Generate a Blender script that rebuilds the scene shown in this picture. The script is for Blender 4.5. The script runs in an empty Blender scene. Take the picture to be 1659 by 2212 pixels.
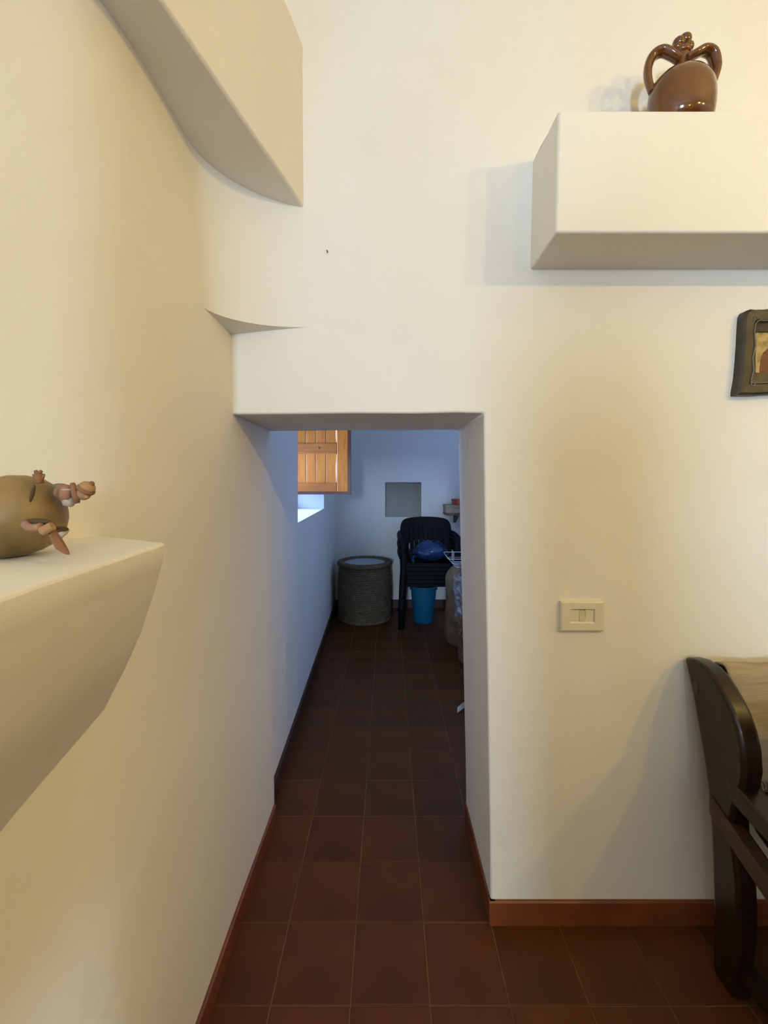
import bpy, bmesh, math, random
from mathutils import Vector, Matrix, noise
random.seed(7)
PI = math.pi
scene = bpy.context.scene
C = scene.collection

# ------------------------------------------------------------------ camera
F = 905.0                       # focal length in pixels of a 1659x2212 frame
CAMH = 1.32
cam_d = bpy.data.cameras.new('camera')
cam_d.sensor_fit = 'VERTICAL'
cam_d.sensor_height = 36.0
cam_d.lens = 36.0 * F / 2212.0
cam_d.shift_x = -8.5 / 2212.0
cam_d.shift_y = -71.0 / 2212.0
cam_d.clip_start = 0.02
cam = bpy.data.objects.new('camera', cam_d)
cam.location = (0, 0, CAMH)
cam.rotation_euler = (PI / 2, 0, 0)
C.objects.link(cam)
scene.camera = cam

# ------------------------------------------------------------------ world, lights, exposure
scene.view_settings.view_transform = 'Standard'
scene.view_settings.look = 'None'
scene.view_settings.gamma = 1.0
scene.view_settings.use_curve_mapping = False
scene.view_settings.exposure = 0.0
w = bpy.data.worlds.new('sky'); scene.world = w
w.use_nodes = True
w.node_tree.nodes['Background'].inputs[0].default_value = (0.55, 0.72, 1.0, 1)
w.node_tree.nodes['Background'].inputs[1].default_value = 1.0

def light(name, kind, loc, energy, col, **kw):
    d = bpy.data.lights.new(name, kind)
    d.energy = energy; d.color = col
    tgt = kw.pop('aim', None)
    for k, v in kw.items(): setattr(d, k, v)
    o = bpy.data.objects.new(name, d); o.location = loc
    if tgt is not None:
        o.rotation_euler = (Vector(tgt) - Vector(loc)).to_track_quat('-Z', 'Y').to_euler()
    C.objects.link(o)
    return o

WARM = (1.0, 0.67, 0.13)
# bulbs of the room's lamp, to the right behind the camera
light('lamp_bulb', 'POINT', (1.82, -0.70, 2.47), 30, WARM, shadow_soft_size=0.035)
light('lamp_bulb', 'POINT', (2.40, -0.70, 2.47), 41, WARM, shadow_soft_size=0.035)
light('lamp_bulb', 'POINT', (1.00, -0.95, 2.10), 9, WARM, shadow_soft_size=0.035)
# daylight entering the main room through the window far behind the camera
light('window_daylight', 'AREA', (-0.55, -4.65, 1.80), 165, (0.57, 0.77, 1.0), shape='RECTANGLE', size=0.38, size_y=1.0, aim=(0.35, 1.2, 1.80))
# daylight entering the storeroom through its window
light('storeroom_daylight', 'AREA', (-1.08, 2.80, 1.42), 112, (0.275, 0.46, 1.0), shape='RECTANGLE', size=1.05, size_y=0.55, aim=(0.3, 2.80, 1.85))

# ------------------------------------------------------------------ helpers
def link(o, parent=None):
    C.objects.link(o)
    if parent is not None: o.parent = parent
    return o

def obj(name, bm, mat, parent=None, smooth=False, loc=None):
    me = bpy.data.meshes.new(name)
    bmesh.ops.recalc_face_normals(bm, faces=bm.faces)
    bm.to_mesh(me); bm.free()
    if smooth:
        for p in me.polygons: p.use_smooth = True
    me.materials.append(mat)
    o = bpy.data.objects.new(name, me)
    if loc: o.location = loc
    return link(o, parent)

def tag(o, label, cat, group=None):
    o['label'] = label; o['category'] = cat
    if group: o['group'] = group
    return o

def struct(o, label=None):
    o['kind'] = 'structure'
    if label: o['label'] = label
    return o

def thing(name, label, cat, loc=(0, 0, 0), rotz=0, group=None):
    o = bpy.data.objects.new(name, None)
    o.empty_display_size = 0.05
    o.location = loc; o.rotation_euler = (0, 0, rotz)
    C.objects.link(o)
    return tag(o, label, cat, group)

def bevel(o, width, seg=2, angle=30):
    m = o.modifiers.new('bevel', 'BEVEL')
    m.width = width; m.segments = seg; m.limit_method = 'ANGLE'; m.angle_limit = math.radians(angle)
    return o

def autosmooth(o, deg=40):
    for p in o.data.polygons: p.use_smooth = True
    try:
        o.data.set_sharp_from_angle(angle=math.radians(deg))
    except Exception:
        pass
    return o

def NB(): return bmesh.new()

def add_box(bm, x0, x1, y0, y1, z0, z1):
    vs = [bm.verts.new(p) for p in ((x0, y0, z0), (x1, y0, z0), (x1, y1, z0), (x0, y1, z0), (x0, y0, z1), (x1, y0, z1), (x1, y1, z1), (x0, y1, z1))]
    for f in ((0, 3, 2, 1), (4, 5, 6, 7), (0, 1, 5, 4), (1, 2, 6, 5), (2, 3, 7, 6), (3, 0, 4, 7)):
        bm.faces.new([vs[i] for i in f])
    return vs

def add_prism(bm, pts, fn0, fn1):
    """polygon pts (u, v) extruded between two mappings to 3-D"""
    a = [bm.verts.new(fn0(u, v)) for u, v in pts]
    b = [bm.verts.new(fn1(u, v)) for u, v in pts]
    bm.faces.new(a); bm.faces.new(list(reversed(b)))
    n = len(pts)
    for i in range(n):
        bm.faces.new([a[i], b[i], b[(i + 1) % n], a[(i + 1) % n]])

def add_lathe(bm, prof, seg=32, center=(0, 0, 0), sx=1.0, sy=1.0, cap=True, M=None):
    cx, cy, cz = center
    rings = []
    for r, z in prof:
        ring = []
        for i in range(seg):
            a = 2 * PI * i / seg
            p = Vector((cx + r * sx * math.cos(a), cy + r * sy * math.sin(a), cz + z))
            if M is not None: p = M @ p
            ring.append(bm.verts.new(p))
        rings.append(ring)
    for k in range(len(rings) - 1):
        for i in range(seg):
            j = (i + 1) % seg
            bm.faces.new([rings[k][i], rings[k][j], rings[k + 1][j], rings[k + 1][i]])
    if cap:
        bm.faces.new(list(reversed(rings[0]))); bm.faces.new(rings[-1])
    return rings

def catmull(pts, n=6, closed=False):
    P = [Vector(p) for p in pts]; out = []
    m = len(P)
    for i in range(m if closed else m - 1):
        if closed:
            p0, p1, p2, p3 = P[(i - 1) % m], P[i], P[(i + 1) % m], P[(i + 2) % m]
        else:
            p0, p1, p2, p3 = P[max(i - 1, 0)], P[i], P[i + 1], P[min(i + 2, m - 1)]
        for k in range(n):
            t = k / n
            out.append(0.5 * ((2 * p1) + (-p0 + p2) * t + (2 * p0 - 5 * p1 + 4 * p2 - p3) * t * t + (-p0 + 3 * p1 - 3 * p2 + p3) * t ** 3))
    if not closed: out.append(P[-1])
    return out

def add_tube(bm, pts, rad, seg=8, closed=False, cap=True, flat=1.0):
    """rad: number or list; flat squashes the section along its second axis"""
    P = [Vector(p) for p in pts]; n = len(P)
    R = rad if isinstance(rad, (list, tuple)) else [rad] * n
    T = []
    for i in range(n):
        if closed: t = P[(i + 1) % n] - P[(i - 1) % n]
        else: t = P[min(i + 1, n - 1)] - P[max(i - 1, 0)]
        T.append(t.normalized())
    up = Vector((0, 0, 1))
    if abs(T[0].dot(up)) > 0.95: up = Vector((0, 1, 0))
    nrm = (up - T[0] * up.dot(T[0])).normalized()
    rings = []
    for i in range(n):
        nrm = (nrm - T[i] * nrm.dot(T[i]))
        nrm = nrm.normalized() if nrm.length > 1e-6 else T[i].orthogonal().normalized()
        bi = T[i].cross(nrm)
        rings.append([bm.verts.new(P[i] + (nrm * math.cos(2 * PI * k / seg) * flat + bi * math.sin(2 * PI * k / seg)) * R[i]) for k in range(seg)])
    for i in range(n if closed else n - 1):
        a, b = rings[i], rings[(i + 1) % n]
        for k in range(seg):
            bm.faces.new([a[k], a[(k + 1) % seg], b[(k + 1) % seg], b[k]])
    if cap and not closed:
        bm.faces.new(list(reversed(rings[0]))); bm.faces.new(rings[-1])

def add_ball(bm, c, r, sx=1, sy=1, sz=1, u=16, v=10, M=None):
    ret = bmesh.ops.create_uvsphere(bm, u_segments=u, v_segments=v, radius=r)
    for vv in ret['verts']:
        p = Vector((vv.co.x * sx, vv.co.y * sy, vv.co.z * sz))
        if M is not None: p = M @ p
        vv.co = p + Vector(c)
    return ret['verts']

def grid_surface(bm, nu, nv, fn, flip=False):
    V = [[bm.verts.new(fn(i / nu, j / nv)) for j in range(nv + 1)] for i in range(nu + 1)]
    for i in range(nu):
        for j in range(nv):
            f = [V[i][j], V[i + 1][j], V[i + 1][j + 1], V[i][j + 1]]
            bm.faces.new(list(reversed(f)) if flip else f)
    return V

# ------------------------------------------------------------------ materials
def mat(name, color, rough=0.6, metal=0.0, var=0.0, vscale=8.0, bump=0.0, bscale=60.0, col2=None, coat=0.0, spec=0.5, stretch=None, objrand=0.0, bump2=0.0, b2scale=4.0):
    m = bpy.data.materials.new(name); m.use_nodes = True
    nt = m.node_tree; N = nt.nodes; L = nt.links
    b = N['Principled BSDF']
    b.inputs['Base Color'].default_value = (*color, 1)
    b.inputs['Roughness'].default_value = rough
    b.inputs['Metallic'].default_value = metal
    b.inputs['Specular IOR Level'].default_value = spec
    if coat:
        b.inputs['Coat Weight'].default_value = coat
        b.inputs['Coat Roughness'].default_value = 0.08
    tc = N.new('ShaderNodeTexCoord')
    vec = tc.outputs['Object']
    if stretch:
        mp = N.new('ShaderNodeMapping'); mp.inputs['Scale'].default_value = stretch
        L.new(vec, mp.inputs['Vector']); vec = mp.outputs['Vector']
    out = None
    if col2 is not None or var:
        nz = N.new('ShaderNodeTexNoise'); nz.inputs['Scale'].default_value = vscale
        nz.inputs['Detail'].default_value = 5
        L.new(vec, nz.inputs['Vector'])
        mx = N.new('ShaderNodeMix'); mx.data_type = 'RGBA'
        c2 = col2 if col2 is not None else tuple(c * (1 - var) for c in color)
        mx.inputs['A'].default_value = (*color, 1); mx.inputs['B'].default_value = (*c2, 1)
        rp = N.new('ShaderNodeMapRange'); rp.inputs['From Min'].default_value = 0.35; rp.inputs['From Max'].default_value = 0.65
        L.new(nz.outputs['Fac'], rp.inputs['Value']); L.new(rp.outputs['Result'], mx.inputs['Factor'])
        out = mx.outputs['Result']
    if objrand:
        oi = N.new('ShaderNodeObjectInfo')
        hv = N.new('ShaderNodeHueSaturation')
        mr = N.new('ShaderNodeMapRange'); mr.inputs['To Min'].default_value = 1 - objrand; mr.inputs['To Max'].default_value = 1 + objrand
        L.new(oi.outputs['Random'], mr.inputs['Value']); L.new(mr.outputs['Result'], hv.inputs['Value'])
        if out is not None: L.new(out, hv.inputs['Color'])
        else: hv.inputs['Color'].default_value = (*color, 1)
        out = hv.outputs['Color']
    if out is not None: L.new(out, b.inputs['Base Color'])
    prev = None
    for st, sc, dist in ((bump2, b2scale, 0.02), (bump, bscale, 0.004)):
        if st:
            nz = N.new('ShaderNodeTexNoise'); nz.inputs['Scale'].default_value = sc; nz.inputs['Detail'].default_value = 3
            L.new(vec, nz.inputs['Vector'])
            bp = N.new('ShaderNodeBump'); bp.inputs['Strength'].default_value = st; bp.inputs['Distance'].default_value = dist
            L.new(nz.outputs['Fac'], bp.inputs['Height'])
            if prev is not None: L.new(prev, bp.inputs['Normal'])
            prev = bp.outputs['Normal']
    if prev is not None: L.new(prev, b.inputs['Normal'])
    return m

PLASTER = mat('lime_plaster', (0.80, 0.77, 0.71), rough=0.85, col2=(0.775, 0.735, 0.66), vscale=2.2, bump=0.15, bscale=45, bump2=0.45, b2scale=3.5, spec=0.25)
CEMENT = mat('grey_cement_render', (0.42, 0.37, 0.33), rough=0.9, var=0.12, vscale=5)
TILE = mat('terracotta_tile', (0.105, 0.032, 0.0065), rough=0.42, col2=(0.075, 0.023, 0.005), vscale=5, bump=0.12, bscale=40, objrand=0.12, spec=0.28)
GROUT = mat('grout', (0.17, 0.075, 0.03), rough=0.9, var=0.25, vscale=20)
SKIRT = mat('terracotta_skirting', (0.21, 0.058, 0.016), rough=0.38, col2=(0.15, 0.04, 0.012), vscale=9, bump=0.08)
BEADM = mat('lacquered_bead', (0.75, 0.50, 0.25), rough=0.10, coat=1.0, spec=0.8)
SKIRTSHADE = mat('terracotta_skirting_shaded', (0.060, 0.022, 0.010), rough=0.5, var=0.3)  # same terracotta as SKIRT, the storeroom shade put into the colour
JUGM = mat('brown_glaze', (0.150, 0.050, 0.009), rough=0.13, col2=(0.095, 0.030, 0.006), vscale=14, coat=0.6)
DARKWOOD = mat('dark_polished_wood', (0.013, 0.0065, 0.0035), rough=0.30, col2=(0.022, 0.009, 0.0045), vscale=6, stretch=(8, 8, 1), coat=0.12, spec=0.35)
RAILWOOD = mat('red_brown_wood', (0.060, 0.020, 0.006), rough=0.40, col2=(0.032, 0.011, 0.005), vscale=10, stretch=(6, 1, 6))
PINE = mat('varnished_pine', (0.50, 0.145, 0.010), rough=0.45, col2=(0.40, 0.098, 0.006), vscale=7, stretch=(9, 9, 1), coat=0.05, spec=0.3, objrand=0.07)
PINER = mat('varnished_pine_rail', (0.37, 0.098, 0.008), rough=0.45, col2=(0.28, 0.068, 0.006), vscale=7, stretch=(1, 9, 9), coat=0.05, spec=0.3)
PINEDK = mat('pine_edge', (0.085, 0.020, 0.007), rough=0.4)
KNOT = mat('pine_knot', (0.12, 0.045, 0.02), rough=0.4)
RATTAN = mat('grey_rattan', (0.16, 0.115, 0.065), rough=0.9, col2=(0.065, 0.045, 0.024), vscale=30, stretch=(1, 1, 5))
GLASSTOP = mat('frosted_glass_top', (0.35, 0.40, 0.44), rough=0.25)
BLACKPL = mat('black_plastic', (0.005, 0.005, 0.006), rough=0.6, spec=0.15)
BLUEPL = mat('blue_plastic', (0.006, 0.13, 0.26), rough=0.5)
BLUEBAG = mat('blue_bag_film', (0.006, 0.025, 0.08), rough=0.25, col2=(0.015, 0.045, 0.12), vscale=12, bump=0.4, bscale=25)
HESSIAN = mat('hessian', (0.17, 0.10, 0.045), rough=0.95, col2=(0.11, 0.062, 0.028), vscale=18, bump=0.5, bscale=220, bump2=0.5, b2scale=8)
CHROME = mat('chrome_wire', (0.75, 0.75, 0.78), rough=0.18, metal=1.0)
WICKER = mat('brown_wicker', (0.22, 0.14, 0.08), rough=0.7, var=0.4, vscale=25)
CREAMBOX = mat('cream_card', (0.40, 0.30, 0.18), rough=0.8, var=0.2)
ORANGEBOX = mat('orange_card', (0.50, 0.10, 0.05), rough=0.7, var=0.2)
SHELFWOOD = mat('raw_shelf_board', (0.16, 0.10, 0.06), rough=0.7, var=0.3)
WHITEPAINT = mat('white_painted_wood', (0.55, 0.53, 0.50), rough=0.6, var=0.1)
SWITCHM = mat('ivory_plastic', (0.74, 0.68, 0.54), rough=0.35)
SWITCHK = mat('ivory_plastic_rocker', (0.62, 0.54, 0.38), rough=0.3)
NAILM = mat('rusty_nail', (0.05, 0.04, 0.035), rough=0.6)
GOURD = mat('dried_gourd', (0.27, 0.175, 0.062), rough=0.45, col2=(0.13, 0.078, 0.020), vscale=13, bump=0.1, bscale=50)
GOURDDK = mat('gourd_inside', (0.075, 0.042, 0.012), rough=0.8)
CLAY = mat('terracotta_clay', (0.25, 0.115, 0.055), rough=0.8, var=0.2, vscale=60)
CLAYLT = mat('light_clay', (0.40, 0.22, 0.095), rough=0.8, var=0.2, vscale=80)
CLOTHW = mat('white_cloth_scrap', (0.42, 0.36, 0.28), rough=0.9)
PINKCL = mat('pink_clay', (0.30, 0.15, 0.095), rough=0.8)
GREENGREY = mat('grey_leaf', (0.20, 0.18, 0.11), rough=0.8)
THROW = mat('cream_wool_throw', (0.42, 0.34, 0.22), rough=0.95, col2=(0.34, 0.26, 0.16), vscale=10, stretch=(1, 1, 14), bump=0.6, bscale=90)
SEATM = mat('dark_leather', (0.012, 0.006, 0.004), rough=0.45, var=0.3)
FRAMEM = mat('carved_dark_frame', (0.022, 0.015, 0.009), rough=0.45, col2=(0.050, 0.036, 0.018), vscale=26, bump=0.25, bscale=60)
FRAMEHI = mat('worn_frame_edge', (0.14, 0.115, 0.085), rough=0.5, var=0.3)

def glass_mat():
    m = bpy.data.materials.new('thin_window_glass'); m.use_nodes = True
    N = m.node_tree.nodes; L = m.node_tree.links
    N.remove(N['Principled BSDF'])
    t = N.new('ShaderNodeBsdfTransparent'); t.inputs[0].default_value = (0.93, 0.96, 0.97, 1)
    g = N.new('ShaderNodeBsdfGlossy'); g.inputs['Roughness'].default_value = 0.03
    fr = N.new('ShaderNodeFresnel'); fr.inputs[0].default_value = 1.45
    mx = N.new('ShaderNodeMixShader')
    L.new(fr.outputs[0], mx.inputs[0]); L.new(t.outputs[0], mx.inputs[1]); L.new(g.outputs[0], mx.inputs[2])
    L.new(mx.outputs[0], N['Material Output'].inputs[0])
    return m
PANE = glass_mat()

def film_mat():
    m = bpy.data.materials.new('clear_plastic_film'); m.use_nodes = True
    N = m.node_tree.nodes; L = m.node_tree.links
    N.remove(N['Principled BSDF'])
    t = N.new('ShaderNodeBsdfTransparent'); t.inputs[0].default_value = (0.9, 0.9, 0.92, 1)
    g = N.new('ShaderNodeBsdfGlossy'); g.inputs['Roughness'].default_value = 0.12
    d = N.new('ShaderNodeBsdfDiffuse'); d.inputs[0].default_value = (0.75, 0.75, 0.78, 1)
    a = N.new('ShaderNodeMixShader'); a.inputs[0].default_value = 0.5
    L.new(g.outputs[0], a.inputs[1]); L.new(d.outputs[0], a.inputs[2])
    nz = N.new('ShaderNodeTexNoise'); nz.inputs['Scale'].default_value = 14; nz.inputs['Detail'].default_value = 4
    nz.inputs['Distortion'].default_value = 1.5
    tc = N.new('ShaderNodeTexCoord'); L.new(tc.outputs['Object'], nz.inputs['Vector'])
    mr = N.new('ShaderNodeMapRange'); mr.inputs['From Min'].default_value = 0.45; mr.inputs['From Max'].default_value = 0.70; mr.inputs['To Min'].default_value = 0.08; mr.inputs['To Max'].default_value = 0.75
    L.new(nz.outputs['Fac'], mr.inputs['Value'])
    bp = N.new('ShaderNodeBump'); bp.inputs['Strength'].default_value = 0.8; bp.inputs['Distance'].default_value = 0.02
    L.new(nz.outputs['Fac'], bp.inputs['Height']); L.new(bp.outputs['Normal'], g.inputs['Normal'])
    mx = N.new('ShaderNodeMixShader')
    L.new(mr.outputs[0], mx.inputs[0]); L.new(t.outputs[0], mx.inputs[1]); L.new(a.outputs[0], mx.inputs[2])
    L.new(mx.outputs[0], N['Material Output'].inputs[0])
    return m
FILM = film_mat()

# ------------------------------------------------------------------ room shell
YW = 1.247            # front face of the end wall
YB = 1.6255           # its back face (storeroom side)
YF = 4.30             # far wall of the storeroom
CEIL = 3.40
XR = 4.00             # right wall of the main room
YBK = -4.60           # wall behind the camera
SR = 1.35             # right wall of the storeroom

def wob(x, y, z, a=0.004, s=2.3):
    return a * noise.noise(Vector((x * s, y * s, z * s)))

# plan of the left wall: straight beside the passage, swinging out towards the camera
LEFT = [(-1.60, YBK - 0.3), (-1.42, -2.6), (-1.22, -1.6), (-0.98, -0.7), (-0.80, -0.05), (-0.66, 0.25), (-0.575, 0.44), (-0.515, 0.57), (-0.472, 0.68), (-0.458, 0.80), (-0.456, 1.0), (-0.456, YW), (-0.452, YB)]
leftc = catmull([(x, y, 0) for x, y in LEFT], 8)
def left_x(y):
    for a, b in zip(leftc, leftc[1:]):
        if a.y <= y <= b.y + 1e-9:
            t = (y - a.y) / max(b.y - a.y, 1e-9)
            return a.x + (b.x - a.x) * t
    return leftc[-1].x
def lean(z):          # the old wall leans back slightly as it rises
    return 0.012 - 0.020 * (z / 1.6)
def wall_left():
    bm = NB(); n = len(leftc); nv = 40
    front = []
    for i, p in enumerate(leftc):
        col = []
        for j in range(nv + 1):
            z = CEIL * j / nv
            k = lean(z) if p.y < YB - 0.02 else lean(z)
            fade = 1 - min(max((p.y - 0.62) / 0.2, 0), 1) * min(max((z - 1.55) / 0.15, 0), 1)
            col.append(bm.verts.new((p.x + k + fade * wob(p.x, p.y, z), p.y, z)))
        front.append(col)
    back = [[bm.verts.new((-2.1, p.y, CEIL * j / nv)) for j in (0, nv)] for p in leftc]
    for i in range(n - 1):
        for j in range(nv):
            bm.faces.new([front[i][j], front[i + 1][j], front[i + 1][j + 1], front[i][j + 1]])
        bm.faces.new([back[i][0], back[i][1], back[i + 1][1], back[i + 1][0]])
        bm.faces.new([front[i][nv], front[i + 1][nv], back[i + 1][1], back[i][1]])
        bm.faces.new([front[i][0], back[i][0], back[i + 1][0], front[i + 1][0]])
    bm.faces.new([front[0][j] for j in range(nv + 1)] + [back[0][1], back[0][0]])
    bm.faces.new([front[-1][j] for j in range(nv, -1, -1)] + [back[-1][0], back[-1][1]])
    return struct(obj('wall_left', bm, PLASTER, smooth=False), 'cream plastered wall running into the low passage')
wl = wall_left(); autosmooth(wl, 50)

# end wall with the low doorway (its left reveal is the left wall itself)
def wall_front():
    bm = NB()
    XA = -0.62
    lint = [(XA, 1.512), (-0.30, 1.514), (-0.10, 1.5165), (0.08, 1.5155), (0.20, 1.5185), (0.286, 1.517)]
    jamb = [(0.2865, 1.40), (0.290, 1.1), (0.296, 0.8), (0.3005, 0.5), (0.3045, 0.25), (0.306, 0.0)]
    out = lint + jamb + [(XR + 0.2, 0.0), (XR + 0.2, CEIL), (XA, CEIL)]
    def back(x, z):
        if z == CEIL or x > 1 or (z == 0 and x > 1): return (x, YB, z)
        t = min(max(z / 1.517, 0), 1)
        if x >= 0.285:
            return (x + (-0.0025) * (1 - t) + (-0.0125) * t, YB, z if z < 1.5 else 1.509)
        return (x, YB, z - 0.007)
    add_prism(bm, out, lambda x, z: (x, YW, z), back)
    o = obj('wall_front', bm, PLASTER)
    bevel(o, 0.006, 3, 30); autosmooth(o, 30)
    return struct(o, 'cream plastered end wall with a low doorway')
wall_front()

# plaster filling the upper corner in a hollow curve, with a flat underside over the doorway
def corner_fill():
    bm = NB(); nz, na = 26, 40
    def leg(z):
        t = (z - 1.755) / (CEIL - 1.755)
        return 0.205 + 0.16 * min(t * 2.2, 1.0), 0.250 + 0.14 * min(t * 2.2, 1.0)
    rows = []
    for j in range(nz + 1):
        row = []
        z0 = 1.752 + (CEIL - 1.752) * j / nz
        a, b = leg(z0)
        for i in range(na + 1):
            th = PI / 2 * i / na
            z = z0 + (0.022 * i / na if j == 0 else 0)
            y = YW - a + a * math.sin(th)
            xs = left_x(min(y, 1.2)) + lean(z0)
            x = xs + b * (1 - math.cos(th))
            row.append(bm.verts.new((x - 0.0004 * (1 - i / na), y + 0.0004 * (i / na), z)))
        rows.append(row)
    cor = [bm.verts.new((-0.456 + lean(1.752) - 0.01, YW + 0.01, 1.748)), bm.verts.new((-0.47, YW + 0.01, CEIL))]
    for j in range(nz):
        for i in range(na):
            bm.faces.new([rows[j][i], rows[j][i + 1], rows[j + 1][i + 1], rows[j + 1][i]])
    for i in range(na):
        bm.faces.new([rows[0][i], cor[0], rows[0][i + 1]])
        bm.faces.new([rows[nz][i], rows[nz][i + 1], cor[1]])
    bm.faces.new([rows[j][0] for j in range(nz + 1)] + [cor[1], cor[0]])
    bm.faces.new([rows[j][na] for j in range(nz, -1, -1)] + [cor[0], cor[1]])
    o = obj('trim_1', bm, PLASTER); autosmooth(o, 45)
    return struct(o, 'hollow plaster curve rounding the corner above the doorway')
corner_fill()

# high plaster ledge on the left, tapering towards the camera
def high_ledge():
    bm = NB()
    y1, x1 = YW + 0.03, -0.240
    pts = []
    n = 24
    for i in range(n + 1):
        t = i / n
        y = y1 + (0.05 - y1) * t
        x = x1 - 0.128 * ((y1 - y) / 0.549) + 0.004 * math.sin(t * 9)
        pts.append((x, y))
    bot = [bm.verts.new((x, y, 2.118 + 0.003 * math.sin(i * 0.8))) for i, (x, y) in enumerate(pts)]
    top = [bm.verts.new((x + 0.006, y, 2.578 + 0.004 * math.sin(i * 0.6))) for i, (x, y) in enumerate(pts)]
    bb = [bm.verts.new((-1.0, y, 2.118)) for x, y in pts]
    tb = [bm.verts.new((-1.0, y, 2.578)) for x, y in pts]
    for i in range(n):
        bm.faces.new([bot[i], bot[i + 1], top[i + 1], top[i]])
        bm.faces.new([bot[i], bb[i], bb[i + 1], bot[i + 1]])
        bm.faces.new([top[i], top[i + 1], tb[i + 1], tb[i]])
        bm.faces.new([bb[i], tb[i], tb[i + 1], bb[i + 1]])
    bm.faces.new([bot[0], top[0], tb[0], bb[0]]); bm.faces.new([bot[n], bb[n], tb[n], top[n]])
    o = obj('trim_2', bm, PLASTER)
    bevel(o, 0.006, 2, 40); autosmooth(o, 30)
    return struct(o, 'high plaster ledge with a dark underside in the corner')
high_ledge()

# remaining shell of the main room
def slab(name, x0, x1, y0, y1, z0, z1, m=PLASTER, label=None):
    bm = NB(); add_box(bm, x0, x1, y0, y1, z0, z1)
    return struct(obj(name, bm, m), label)
slab('ceiling', -2.1, XR + 0.2, YBK - 0.3, YB, CEIL, CEIL + 0.15)
slab('wall_right', XR, XR + 0.2, YBK, YW, 0, CEIL)

def wall_hole(name, fn, u0, u1, v0, v1, hu0, hu1, hv0, hv1, th, label=None):
    """wall panel with one opening; fn(u, v, w) maps along / up / through"""
    bm = NB()
    U = [u0, hu0, hu1, u1]; V = [v0, hv0, hv1, v1]
    A = {}
    for k, wv in enumerate((0, th)):
        for i in range(4):
            for j in range(4):
                A[i, j, k] = bm.verts.new(fn(U[i], V[j], wv))
    for i in range(3):
        for j in range(3):
            if i == 1 and j == 1: continue
            bm.faces.new([A[i, j, 0], A[i + 1, j, 0], A[i + 1, j + 1, 0], A[i, j + 1, 0]])
            bm.faces.new([A[i, j, 1], A[i, j + 1, 1], A[i + 1, j + 1, 1], A[i + 1, j, 1]])
    for (a, b) in (((1, 1), (2, 1)), ((2, 1), (2, 2)), ((2, 2), (1, 2)), ((1, 2), (1, 1))):
        bm.faces.new([A[a[0], a[1], 0], A[b[0], b[1], 0], A[b[0], b[1], 1], A[a[0], a[1], 1]])
    ring = [(0, 0), (1, 0), (2, 0), (3, 0), (3, 1), (3, 2), (3, 3), (2, 3), (1, 3), (0, 3), (0, 2), (0, 1)]
    for a, b in zip(ring, ring[1:] + ring[:1]):
        bm.faces.new([A[b[0], b[1], 0], A[a[0], a[1], 0], A[a[0], a[1], 1], A[b[0], b[1], 1]])
    o = obj(name, bm, PLASTER)
    return struct(o, label)

wall_hole('wall_back', lambda u, v, t: (u, YBK - t, v), -2.1, XR + 0.2, 0, CEIL, -0.80, -0.30, 1.30, 2.30, 0.2)
bm = NB(); add_prism(bm, [(-0.06, 0), (0.39, 0), (0.39, 1.18), (0.204, 1.27), (0.204, 1.53), (0.166, 1.80), (-0.02, 1.80), (-0.06, 1.53)], lambda x, z: (x, -1.62, z), lambda x, z: (x, -1.40, z))  # added unseen blocker, outline shaped to cast a soft person-like shadow
struct(obj('added_shade_block', bm, PLASTER), 'added stepped block behind the viewpoint, shading the end wall like a standing person')

# storeroom shell
def inner_x(y): return -0.470 - (y - YB) * 0.0255
wall_hole('wall_storeroom_left', lambda u, v, t: (inner_x(u) - t, u, v), YB, YF, 0, 2.6, 2.262, 3.365, 1.085, 2.15, 0.42,
          'storeroom wall with a deep window recess, lit blue by daylight')
slab('wall_storeroom_right', SR, SR + 0.15, YB, YF, 0, 2.6)
slab('ceiling_storeroom', -1.1, SR + 0.15, YB, YF + 0.3, 2.6, 2.75)
# far wall with a square niche
NX0, NX1, NZ0, NZ1 = -0.028, 0.342, 0.930, 1.288
wall_hole('wall_storeroom_far', lambda u, v, t: (u, YF + t, v), -1.1, SR + 0.15, 0, 2.6, NX0, NX1, NZ0, NZ1, 0.17, 'storeroom end wall with a small square niche')
slab('wall_niche_back', NX0 - 0.05, NX1 + 0.05, YF + 0.17, YF + 0.22, NZ0 - 0.05, NZ1 + 0.05, CEMENT, 'grey back of the square niche')

# ------------------------------------------------------------------ floor: slab + single terracotta tiles
bm = NB(); add_box(bm, -2.1, XR + 0.2, YBK - 0.3, YF + 0.3, -0.12, -0.0015)
floor = struct(obj('floor', bm, GROUT), 'dark red terracotta tiled floor')
TX0, TSX, TY0, TSY, GAP = -0.294, 0.200, YW, 0.197, 0.0035
regions = [(-1.30, XR, YBK, YW), (-0.440, 0.304, YW, YW + 2 * TSY), (-0.535, SR, YW + 2 * TSY, YF)]
cache = {}
def tile_mesh(sx, sy):
    key = (round(sx, 3), round(sy, 3))
    if key not in cache:
        bm = NB(); hx, hy, c = sx / 2, sy / 2, 0.0016
        lo = [bm.verts.new((a * hx, b * hy, -0.004)) for a, b in ((-1, -1), (1, -1), (1, 1), (-1, 1))]
        mi = [bm.verts.new((a * hx, b * hy, -0.0008)) for a, b in ((-1, -1), (1, -1), (1, 1), (-1, 1))]
        hi = [bm.verts.new((a * (hx - c), b * (hy - c), 0.0)) for a, b in ((-1, -1), (1, -1), (1, 1), (-1, 1))]
        bm.faces.new(hi)
        for r0, r1 in ((lo, mi), (mi, hi)):
            for i in range(4): bm.faces.new([r0[i], r0[(i + 1) % 4], r1[(i + 1) % 4], r1[i]])
        me = bpy.data.meshes.new('tile'); bmesh.ops.recalc_face_normals(bm, faces=bm.faces); bm.to_mesh(me); bm.free()
        me.materials.append(TILE); cache[key] = me
    return cache[key]
rest = NB()
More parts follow.
